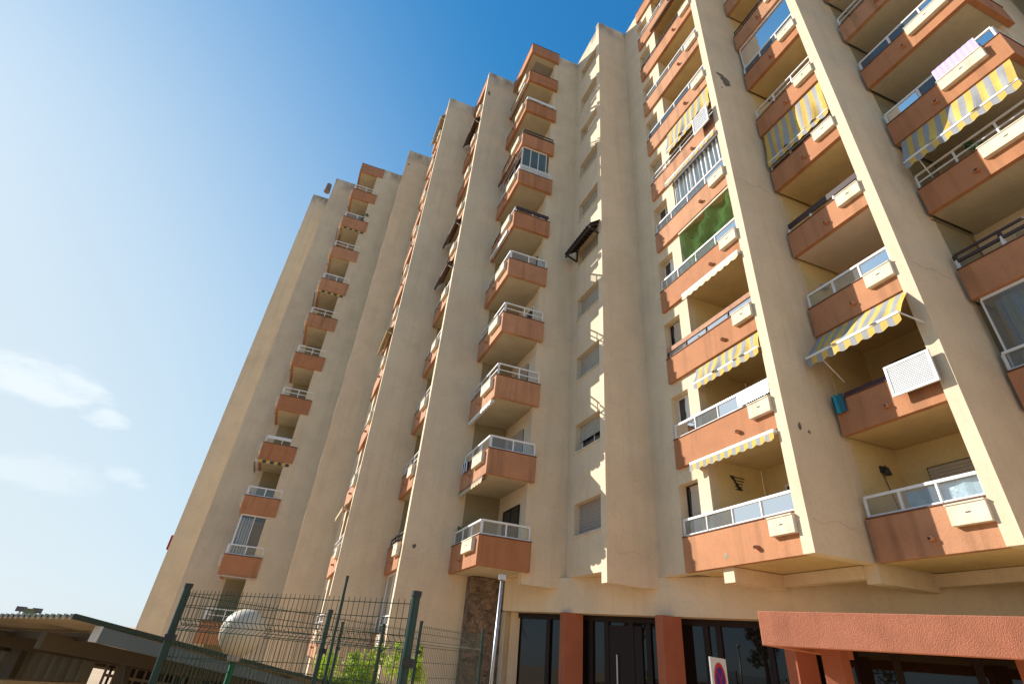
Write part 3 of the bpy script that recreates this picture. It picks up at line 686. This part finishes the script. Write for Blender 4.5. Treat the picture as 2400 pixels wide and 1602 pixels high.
# ------------------------------------------------------------------ mesh fence
def P2(x, y): return Vector((x, y, 0))
FP = [(-2.68, 5.2, 1.96), (-.49, 3.95, 1.96), (-1.84, 6.96, 1.95), (-2.61, 10.89, 1.97), (-1.84, 10.82, 2.0), (-1.0, 9.25, 2.03), (-.02, 10.99, 2.07)]
fen = thing('mesh_fence', 'dark green welded wire mesh fence enclosure in front of the tower', 'fence', (-2.0, 6.0, 0))
for i, (x, y, z) in enumerate(FP):
    q = MB(); q.tube([(x, y, gz(x, y)), (x, y, z-.03)], .03 if i < 2 else .026, 14); po = q.build('post', GREENP, fen, smooth=False)
    q = MB(); q.tube([(x, y, z-.035), (x, y, z)], .036 if i < 2 else .031, 14); q.build('post_cap', BLACKM, po)
    q = MB()
    q.wbox((x+.02, y-.02, z-.42), (.07, .07, .05)); q.build('clamp', BLACKM, po)
def panel(i, j, n_, side=1, zt=None):
    p, q_ = Vector(FP[i][:2]+(0,)), Vector(FP[j][:2]+(0,)); zt = min(FP[i][2], FP[j][2])-.05 if zt is None else zt
    d = q_-p; ln = d.length; d.normalize(); nr = Vector((-d.y, d.x, 0))*side; mb = MB(); off = .04
    prof = [(0, 0), (-.03, 0), (-.10, 0), (-.20, 0), (-.235, .035), (-.27, .0), (-.36, 0), (-.52, 0), (-.72, 0), (-.92, 0), (-1.0, .035), (-1.07, 0), (-1.3, 0), (-1.5, 0), (-1.85, 0)]
    n = int((ln-2*off)/.05)
    for k in range(n+1):
        u = off+(ln-2*off)*k/n; mb.tube([p+d*u+nr*o+UP*(zt+z) for z, o in ((.0, 0), (-.22, 0), (-.26, .04), (-.30, 0), (-.95, 0), (-.99, .04), (-1.03, 0), (-1.85, 0))], .0031, 4)
    for z, o in ((-.03, 0), (-.12, 0), (-.22, 0), (-.26, .04), (-.30, 0), (-.5, 0), (-.7, 0), (-.95, 0), (-1.03, 0), (-1.25, 0), (-1.45, 0), (-1.65, 0), (-1.83, 0)):
        mb.tube([p+d*off+nr*(o+.005)+UP*(zt+z), q_-d*off+nr*(o+.005)+UP*(zt+z)], .0033, 4)
    mb.build('wire_panel', WIRE, fen)
panel(0, 1, 0); panel(0, 2, 0, -1); panel(2, 5, 0, -1); panel(5, 6, 0); panel(3, 4, 0, -1)

# tall slim pole behind the fence
q = MB(); q.tube([(-2.66, 10.67, gz(-2.66, 10.67)), (-2.66, 10.67, 2.62)], .024, 12); q.tube([(-2.66, 10.67, 2.62), (-2.66, 10.67, 2.72)], .028, 12)
tag(q.build('pole', GREENP, None, loc=(-2.66, 10.67, 0)), 'slim dark green pole standing higher than the mesh fence around it', 'pole')
# galvanised pole with camera box
pl = thing('camera_pole', 'thin galvanised pole carrying a small square white box before the stone pier', 'pole', (.19, 10, 0))
q = MB(); q.tube([(.155, 10, 0), (.228, 10, 2.82)], .03, 14); q.build('pole', GALV, pl, smooth=True)
q = MB(); q.wbox((.23, 10, 2.86), (.13, .11, .085)); q.build('junction_box', mat('pale_plastic', (.6, .6, .58), .4), pl, bevel=.008)
# globe lamp
gc = ray(562, 1480, 6.0); bs_ = Vector((-2.235, 5.575, -1.0)); bs_.z = gz(bs_.x, bs_.y)
gl_ = thing('street_lamp', 'round opal globe lamp on a bright green pole behind the mesh fence', 'lamp', bs_)
q = MB(); q.tube([bs_, Vector((bs_.x+.0, bs_.y, gc.z-.21))], .027, 16); q.build('pole', GREENL, gl_, smooth=True)
q = MB(); q.tube([Vector((bs_.x, bs_.y, gc.z-.23)), Vector((bs_.x, bs_.y, gc.z-.16))], .05, 16, 0, .07); q.build('collar', mat('lamp_collar', (.35, .33, .3), .5), gl_, smooth=True)
bm = bmesh.new(); bmesh.ops.create_uvsphere(bm, u_segments=48, v_segments=32, radius=.192); me = bpy.data.meshes.new('globe'); bm.to_mesh(me); bm.free()
me.polygons.foreach_set('use_smooth', [True]*len(me.polygons)); me.materials.append(GLOBE); o = bpy.data.objects.new('globe', me); COL.objects.link(o); o.parent = gl_
o.location = Vector((bs_.x, bs_.y, gc.z)) - bs_

# ------------------------------------------------------------------ carport
C0, C1, CL = Vector((-3.38, 4.96, 1.615)), Vector((-2.66, 10.67, 1.045)), Vector((-8.5, 8.47, 1.425))
eu = (C1-C0); ev = (CL-C0)
cp = thing('carport', 'low carport with corrugated roof on steel beams left of the tower', 'carport', (-6, 8, gz(-6, 8)))
ribs = mat('carport_sheet', (.52, .42, .28), .7, var=.15, vscale=3)
q = MB(); nv = 200
for i in range(nv):
    v0, v1 = i/nv, (i+1)/nv; z0, z1 = .012*(1 if i % 4 < 2 else -1), .012*(1 if (i+1) % 4 < 2 else -1)
    for (v, zz, v_, z_) in ((v0, z0, v1, z1),):
        q.hexa([C0+ev*v+UP*zz, C0+ev*v_+UP*z_, C0+ev*v_+eu*1.25+UP*z_, C0+ev*v+eu*1.25+UP*zz, C0+ev*v+UP*(zz+.008), C0+ev*v_+UP*(z_+.008), C0+ev*v_+eu*1.25+UP*(z_+.008), C0+ev*v+eu*1.25+UP*(zz+.008)])
q.build('roof_sheet', ribs, cp)
q = MB(); q.beam(C0+UP*.01, C0+eu*1.25+UP*.01, .02, .04); q.build('edge_trim', mat('green_trim', (.02, .05, .04), .5), cp)
q = MB(); 
for i in range(0, nv, 4): q.beam(C0+ev*(i/nv)+UP*.012, C0+ev*((i+2)/nv)+UP*.02, .02, .02)
q.build('edge_trim', mat('green_trim', (.02, .05, .04), .5), cp)
q = MB(); b0 = ray(222, 1484, 6.25); b1 = ray(720, 1612, 10.6); q.beam(b0, b1, .05, .115); q.build('steel_beam', mat('blue_grey_steel', (.15, .19, .205), .35), cp)
q = MB(); q.beam(b0+(b0-b1).normalized()*.005, b0+(b1-b0).normalized()*.03, .054, .12); q.build('beam_cap', WHITE, cp)
q = MB()
for (v, dz) in ((.16, -.14), (.42, -.12), (.7, -.12), (.95, -.12)): q.beam(C0+eu*.05+ev*v+UP*dz, C0+eu*1.2+ev*v+UP*dz, .06, .14)
for u in (.12, .45, .8, 1.15): q.beam(C0+eu*u+ev*.02-UP*.06, C0+eu*u+ev*1-UP*.06, .05, .07)
q.build('purlin', mat('brown_steel', (.13, .105, .07), .7), cp)
for (x, y, r) in ((300, 1550, 9.5), (470, 1560, 10.2), (60, 1500, 11.0)):
    t = ray(x, y, r); q = MB(); q.beam(Vector((t.x, t.y, gz(t.x, t.y))), t+UP*.1, .12, .12); q.beam(t+UP*.0, t-UP*.7+dc*.5, .06, .06) if x == 300 else None
    q.build('column', mat('brown_steel', (.13, .105, .07), .7), cp)
# corrugated wall panel under the carport
pa = ray(-60, 1500, 11.5); pb = ray(216, 1545, 10.6); q = MB(); n = 36
for i in range(n):
    p_, p2 = pa.lerp(pb, i/n), pa.lerp(pb, (i+1)/n); z = 1.35
    dx = Vector((-.3, -.5, 0)).normalized()*.025*(1 if i % 3 else -1); dy = Vector((-.3, -.5, 0)).normalized()*.025*(1 if (i+1) % 3 else -1)
    q.hexa([Vector((p_.x, p_.y, .55))+dx, Vector((p2.x, p2.y, .55))+dy, Vector((p2.x, p2.y, .55))+dy+Vector((.02, .03, 0)), Vector((p_.x, p_.y, .55))+dx+Vector((.02, .03, 0)),
            Vector((p_.x, p_.y, z+.12))+dx, Vector((p2.x, p2.y, z))+dy, Vector((p2.x, p2.y, z))+dy+Vector((.02, .03, 0)), Vector((p_.x, p_.y, z+.12))+dx+Vector((.02, .03, 0))])
q.build('side_panel', mat('dull_grey_sheet', (.24, .225, .165), .7, var=.2, vscale=2), cp)
# low wall
wa, wb_ = ray(-80, 1588, 8.8), ray(188, 1593, 8.8); q = MB(); q.hexa([Vector((p.x, p.y, z)) for z in (-1.9, wa.z) for p in (wa, wb_, wb_+Vector((-.1, .25, 0)), wa+Vector((-.1, .25, 0)))])
tag(q.build('garden_wall', mat('ochre_render', (.50, .38, .22), .9, var=.15, vscale=2, bump=.3), None, loc=Vector((wa.x, wa.y, -1.9))), 'low ochre rendered wall under the carport edge', 'wall')
# upright railing behind the carport
q = MB(); ra, rb = ray(252, 1560, 12.5), ray(700, 1600, 12.5); n = 42
q2 = Vector((0, 0, 0))
for i in range(n+1):
    p_ = ra.lerp(rb, i/n); q.beam(Vector((p_.x, p_.y, -1.85)), Vector((p_.x, p_.y, 1.02-.35*i/n)), .03, .03, 1 if i % 2 == 0 else 0)
q.beam(Vector((ra.x, ra.y, .1)), Vector((rb.x, rb.y, .0)), .04, .04, 1); q.beam(Vector((ra.x, ra.y, .85)), Vector((rb.x, rb.y, .6)), .04, .04, 1)
tag(q.build('railing', [mat('dark_slat', (.03, .02, .018), .7), mat('rusty_tan_bar', (.30, .24, .19), .7)], None, loc=Vector((ra.x, ra.y, -1.9))), 'dark upright bar railing seen through the mesh fence behind the carport', 'railing')
q = MB(); p0, p1 = ra+Vector((-.3, .8, 0)), rb+Vector((.4, .8, 0)); q.hexa([Vector((p.x, p.y, z)) for z in (-1.9, .98) for p in (p0, p1, p1+Vector((-.05, .2, 0)), p0+Vector((-.05, .2, 0)))])
tag(q.build('back_wall', mat('dark_wall', (.05, .035, .028), .9, var=.3, vscale=2), None, loc=Vector((p0.x, p0.y, -1.9))), 'dark wall behind the upright bar railing', 'wall')  # near-black wall closing the view between the bars
# two floodlights and a small box beyond the carport roof
def flood(x, y, lab):
    t = ray(x, y, 38); o = thing('floodlight', lab, 'floodlight', Vector((t.x, t.y, -1.9)), 'floodlights beyond the carport roof')
    q = MB(); q.wbox(t, (.42, .14, .22), rz=.5); q.build('lamp_head', mat('dark_lamp', (.08, .09, .11), .4), o)
    q = MB(); q.tube([(t.x, t.y, -1.9), (t.x, t.y, t.z-.1)], .04, 8); q.build('pole', GALV, o)
flood(50, 1426, 'grey floodlight on a mast, further left of the two above the carport roof'); flood(87, 1430, 'grey floodlight on a mast, further right of the two above the carport roof')
t = ray(68, 1434, 38); q = MB(); q.wbox(t, (.42, .3, .26), rz=.4); q.wbox(t+UP*.15, (.48, .36, .04), rz=.4); q.tube([(t.x, t.y, -1.9), (t.x, t.y, t.z)], .08, 8)
tag(q.build('cabinet', mat('olive_box', (.12, .15, .08), .6), None, loc=Vector((t.x, t.y, -1.9))), 'small olive box between the two floodlights above the carport roof', 'cabinet')

# ------------------------------------------------------------------ vegetation
def leafmat(name, c, tr):
    M = bpy.data.materials.new(name); M.use_nodes = True; N = M.node_tree.nodes; L = M.node_tree.links; b = N['Principled BSDF']; b.inputs['Roughness'].default_value = .55
    ob = N.new('ShaderNodeTexCoord'); n = N.new('ShaderNodeTexNoise'); n.inputs['Scale'].default_value = 5; n.inputs['Detail'].default_value = 3; L.new(ob.outputs['Object'], n.inputs[0])
    r = N.new('ShaderNodeValToRGB'); r.color_ramp.elements[0].position = .35; r.color_ramp.elements[1].position = .7
    r.color_ramp.elements[0].color = (*[x*.55 for x in c], 1); r.color_ramp.elements[1].color = (*[min(1, x*1.5) for x in c], 1); L.new(n.outputs[0], r.inputs[0]); L.new(r.outputs[0], b.inputs[0])
    t = N.new('ShaderNodeBsdfTranslucent'); L.new(r.outputs[0], t.inputs[0]); m = N.new('ShaderNodeMixShader'); m.inputs[0].default_value = tr; L.new(b.outputs[0], m.inputs[1]); L.new(t.outputs[0], m.inputs[2]); L.new(m.outputs[0], N['Material Output'].inputs[0]); return M
def crown(mb, blobs, n, size, rr):
    for i in range(n):
        c, rad = rr.choice(blobs); d = Vector((rr.gauss(0, 1), rr.gauss(0, 1), rr.gauss(0, 1))).normalized(); p = Vector(c) + d*(rad*(rr.random()**.4))*Vector((1, 1, .8)).length/1.6
        nrm = (d+Vector((rr.uniform(-1, 1), rr.uniform(-1, 1), rr.uniform(-.3, 1)))).normalized(); x = nrm.cross(Vector((rr.uniform(-1, 1), rr.uniform(-1, 1), rr.uniform(-1, 1)))).normalized(); y = nrm.cross(x); s = size*rr.uniform(.6, 1.3)
        mb.poly([p-x*s, p-y*s*.45, p+x*s, p+y*s*.45])
LIME = leafmat('lime_leaves', (.42, .55, .03), .5); GRN = leafmat('dark_leaves', (.045, .09, .03), .25)
rr = random.Random(4); bx = ray(865, 1560, 13.3); bz = gz(bx.x, bx.y)
bu = thing('bush', 'bright lime green shrub behind the mesh fence at the foot of the tower', 'bush', (bx.x, bx.y, 0))
dirx = Vector((.98, .1, 0)); bl = []
for i in range(34):
    u = rr.uniform(-.95, 1.1); top = 1.3+.18*math.sin(u*2.2)+rr.uniform(-.28, .2); bl.append((Vector((bx.x, bx.y, 0))+dirx*u+Vector((0, rr.uniform(-.4, .4), rr.uniform(.5, top))), rr.uniform(.14, .3)))
mb = MB(); crown(mb, bl, 11000, .035, rr)
for i in range(26):
    u = rr.uniform(-.95, 1.1); z0 = 1.28+.15*math.sin(u*2.2); p = Vector((bx.x, bx.y, z0))+dirx*u
    for j in range(14): q_ = p+UP*j*.026+Vector((rr.uniform(-.03, .03), 0, 0)); crown(mb, [(q_, .03)], 3, .03, rr)
mb.build('foliage', LIME, bu)
q = MB()
for c, r in bl[:16]: q.tube([(bx.x+rr.uniform(-.3, .3), bx.y, 0), (c.x*.6+bx.x*.4, c.y, c.z*.5), c], .02, 5, 0, .006)
q.build('stem', mat('bark', (.14, .10, .07), .9), bu)
# trees across the street, seen mirrored in the lobby glass
def tree(x, y, h, r, seed, lab):
    rr = random.Random(seed); o = thing('broadleaf_tree', lab, 'tree', (x, y, 0), 'trees across the street')
    q = MB(); q.tube([(x, y, 0), (x+.1, y, h*.3), (x-.1, y+.1, h*.6), (x, y, h*.85)], .2, 8, 0, .05)
    bl = [(Vector((x+rr.uniform(-r, r), y+rr.uniform(-r, r), h*rr.uniform(.35, 1))), rr.uniform(.5, .95)) for _ in range(26)]
    for c, _ in bl[:10]: q.tube([(x, y, h*.35), c], .07, 5, 0, .02)
    q.build('trunk', mat('bark', (.14, .10, .07), .9), o); mb = MB(); crown(mb, bl, 5200, .13, rr); mb.build('crown', GRN, o)
tree(-12.5, -2.5, 8.5, 2.0, 1, 'dark green broadleaf tree across the street, mirrored in the right lobby panes'); tree(-15, 5.2, 9.5, 2.4, 2, 'dark green broadleaf tree across the street, mirrored in the middle lobby panes')
tree(-9.5, -7, 8, 2.0, 3, 'dark green broadleaf tree across the street nearest the canopy')
pm = thing('palm_tree', 'tall palm across the street mirrored in the left lobby pane', 'tree', (-17, 14.4, -1.9))
q = MB(); q.tube([(-17, 14.4, -1.9), (-16.95, 14.4, 1.5), (-17, 14.4, 4.6)], .17, 10, 0, .13); q.build('trunk', mat('bark', (.14, .10, .07), .9), pm)
q = MB(); rr = random.Random(9)
for i in range(26):
    az_ = i*2.4; lift = rr.uniform(-.2, 1.1); pts = []
    for j in range(9): t = j/8; pts.append(Vector((-17, 14.4, 4.6))+Vector((math.cos(az_)*1.9*t, math.sin(az_)*1.9*t, lift*1.3*t-1.6*t*t)))
    for j in range(1, 9):
        d = (pts[j]-pts[j-1]).normalized(); sd = d.cross(UP).normalized()
        for s_ in (-1, 1):
            for e in range(3):
                p_ = pts[j-1].lerp(pts[j], e/3); q.poly([p_, p_+d*.05, p_+sd*s_*.42*(1.1-j/9)+d*.18-UP*.12])
q.build('fronds', GRN, pm)

# unseen block added behind the camera to bounce warm light onto shaded walls
ob = thing('apartment_building', 'pale four storey block added out of view to bounce light onto the tower', 'building', (12, -26, 0))
dx_ = Vector((.9523, .3051, 0)); dn_ = Vector((-.3051, .9523, 0)); o0 = Vector((-14, -30, 0)); q = MB()
def ow(u0, u1, v0, v1, z0, z1): return [o0+dx_*u+dn_*v+UP*z for z in (z0, z1) for u, v in ((u0, v0), (u1, v0), (u1, v1), (u0, v1))]
q.hexa(ow(0, 62, -10, 0, 0, 15)); q.hexa(ow(-.2, 62.2, -10.2, .2, 15.001, 15.5)); q.build('wall', CREAM, ob)
for i in range(14):
    for j in range(4):
        q = MB(); q.hexa(ow(2+i*4.3, 3.6+i*4.3, .003, .06, 1.2+j*3.6, 2.7+j*3.6)); wn_ = q.build('window', WHITE, ob); q = MB(); q.hexa(ow(2.1+i*4.3, 3.5+i*4.3, .061, .07, 1.3+j*3.6, 2.6+j*3.6)); q.build('pane', WGLASS, wn_)

# ------------------------------------------------------------------ signs
sg = thing('parking_sign', 'white plate with red and blue no stopping roundel near the lobby pillars', 'sign', (3.05, 7.9, 0))
tl = ray(1662, 1537, 8.3); du = Vector((math.cos(R(48)), math.sin(R(48)), 0)); nr = Vector((math.sin(R(48)), -math.cos(R(48)), 0))
def sp3(u, z, o=0): return tl + du*u - UP*z + nr*o
q = MB(); q.hexa([sp3(0, .9, -.01), sp3(.56, .9, -.01), sp3(.56, .9, .01), sp3(0, .9, .01), sp3(0, 0, -.01), sp3(.56, 0, -.01), sp3(.56, 0, .01), sp3(0, 0, .01)]); q.build('plate', mat('sign_white', (.62, .60, .58), .4), sg)
def disc(r0, r1, o, m, n=40):
    q = MB(); c = (.28, .26)
    for i in range(n):
        t0, t1 = 2*math.pi*i/n, 2*math.pi*(i+1)/n
        q.poly([sp3(c[0]+r0*math.cos(t0), c[1]+r0*math.sin(t0), o), sp3(c[0]+r1*math.cos(t0), c[1]+r1*math.sin(t0), o), sp3(c[0]+r1*math.cos(t1), c[1]+r1*math.sin(t1), o), sp3(c[0]+r0*math.cos(t1), c[1]+r0*math.sin(t1), o)])
    q.build('roundel', m, sg)
RED = mat('sign_red', (.50, .02, .03), .4); BLU = mat('sign_blue', (.025, .02, .22), .4)
disc(.0001, .158, .013, BLU); disc(.155, .205, .0145, RED)
q = MB()
for s_ in (-1, 1): q.poly([sp3(.28+.115*s_-.016, .26-.115-.016*s_*0, .016), sp3(.28+.115*s_+.016, .26-.115, .016), sp3(.28-.115*s_+.016, .26+.115, .016), sp3(.28-.115*s_-.016, .26+.115, .016)])
q.build('cross', RED, sg)
q = MB(); c_ = sp3(.28, .4, -.05); q.tube([(c_.x, c_.y, 0), (c_.x, c_.y, tl.z-.03)], .028, 12); q.build('post', GALV, sg)
# little ban pictogram on the canopy pillar
pp_ = WO[can.name]; pc = c0+dc*3.5+bk*.895
s2 = thing('wall_sign', 'small white ban pictogram with red ring on the right canopy pillar', 'sign', pc+UP*1.9)
def w3(u, z, o=0): return pc + dc*u + UP*(2.16-z) - bk*o
q = MB(); q.hexa([w3(.09, .24, 0), w3(.27, .24, 0), w3(.27, .24, .006), w3(.09, .24, .006), w3(.09, 0, 0), w3(.27, 0, 0), w3(.27, 0, .006), w3(.09, 0, .006)]); q.build('plate', mat('sign_white', (.62, .60, .58), .4), s2)
q = MB(); n = 32
for i in range(n):
    t0, t1 = 2*math.pi*i/n, 2*math.pi*(i+1)/n; c = (.18, .105)
    q.poly([w3(c[0]+r*math.cos(t), c[1]+r*math.sin(t), .008) for r, t in ((.062, t0), (.075, t0), (.075, t1), (.062, t1))])
q.poly([w3(.13, .06, .009), w3(.14, .05, .009), w3(.23, .15, .009), w3(.22, .16, .009)])
q.build('ring', RED, s2); q = MB(); q.poly([w3(.15, .13, .0075), w3(.165, .09, .0075), w3(.20, .085, .0075), w3(.215, .13, .0075)]); q.build('pictogram', BLACKM, s2)

# ------------------------------------------------------------------ loose things on the balconies
def drape(name, a0, a1, b, h0, h1, m, lab, cat, amp=.03):
    q = MB(); cloth(q, a0, a1, b, h0, h1, amp, .12, 0, 1 if isinstance(m, list) else None); o = q.build(name, m, None, loc=P((a0+a1)/2, b, h0)); return tag(o, lab, cat)
drape('towel', 7.45, 7.74, 10.78, Q(1)+.5, Q(1)+.95, [mat('turquoise_cloth', (.03, .28, .36), .9), mat('teal_cloth', (.02, .12, .18), .9)], 'turquoise checked towel over the left end of the balcony with the white louvre screen', 'towel', .05)
drape('bed_sheet', 2.75, 3.75, 12.33, Q(4)+.84, Q(4)+1.27, mat('lilac_cloth', (.55, .45, .72), .9), 'lilac cloth hung along a glass railing high at the right', 'cloth', .004)
def chair(a, b, h, lab, m):
    c = P(a, b, h); o = thing('chair', lab, 'chair', c, 'chairs on the balconies'); q = MB(); q.wbox(c+UP*.44, (.42, .42, .03), rz=.4); q.build('seat', m, o)
    q = MB(); q.wbox(c+Vector((0, .2, .72)), (.42, .03, .5), rz=.4); q.build('backrest', m, o)
    for x, y in ((-.17, -.17), (.17, -.17), (-.17, .17), (.17, .17)): q = MB(); q.wbox(c+Vector((x, y, .21)), (.03, .03, .42), rz=.4); q.build('leg', m, o)
chair(16.0, 5.75, Q(2)+.2, 'dark folding chair on the two bar railed central corner balcony, third from the bottom', BLACKM)
chair(9.2, 10.2, Q(0)+.2, 'pale blue chair behind the lowest glass railing right of the fin', mat('blue_plastic', (.12, .3, .5), .5))
drape('towel', 16.9, 17.6, 4.98, Q(1)+.55, Q(1)+.88, [WHITE, mat('navy_cloth', (.02, .03, .1), .9)], 'white and navy towel over the far end of the second lowest central corner balcony', 'towel', .02)
drape('towel', 15.6, 15.9, 5.2, Q(4)+.7, Q(4)+1.2, [mat('blue_towel', (.05, .16, .4), .9), WHITE], 'blue towel behind the glass railing of the fifth central corner balcony', 'towel', .02)
def pot(a, b, h, s, lab, m=None):
    c = P(a, b, h); o = thing('potted_plant', lab, 'plant', c, 'plants on the balconies'); q = MB(); q.tube([c, c+UP*.2*s], .09*s, 12, 0, .12*s); q.build('pot', m or mat('clay_pot', (.35, .13, .07), .8), o)
    rr = random.Random(int(a*100)); q = MB(); crown(q, [(c+UP*(.3*s+.1*i*s)+Vector((rr.uniform(-.15, .15)*s, rr.uniform(-.1, .1)*s, 0)), .12*s) for i in range(4)], 220, .05*s, rr); q.build('foliage', leafmat('pot_leaves', (.09, .16, .05), .3) if 'pot_leaves' not in bpy.data.materials else bpy.data.materials['pot_leaves'], o)
pot(10.2, 9.75, Q(2)+.6, 1.3, 'dark leafed plant behind the salmon timber rail, nearest the brown window'); pot(9.5, 9.85, Q(2)+.62, 1.0, 'spiky plant behind the middle of the salmon timber rail')
pot(3.85, 12.55, Q(3)+.62, 1.1, 'green plant beside the cream planter above the striped awning of the right corner balcony')
pot(28.05, -1.3, Q(9)-1.9, 1.3, 'dark plant on the second highest far left corner balcony', BLACKM)
pot(17.6, 5.3, Q(0)+.83, 1.0, 'dark pot plant on the lowest central corner balcony', BLACKM)
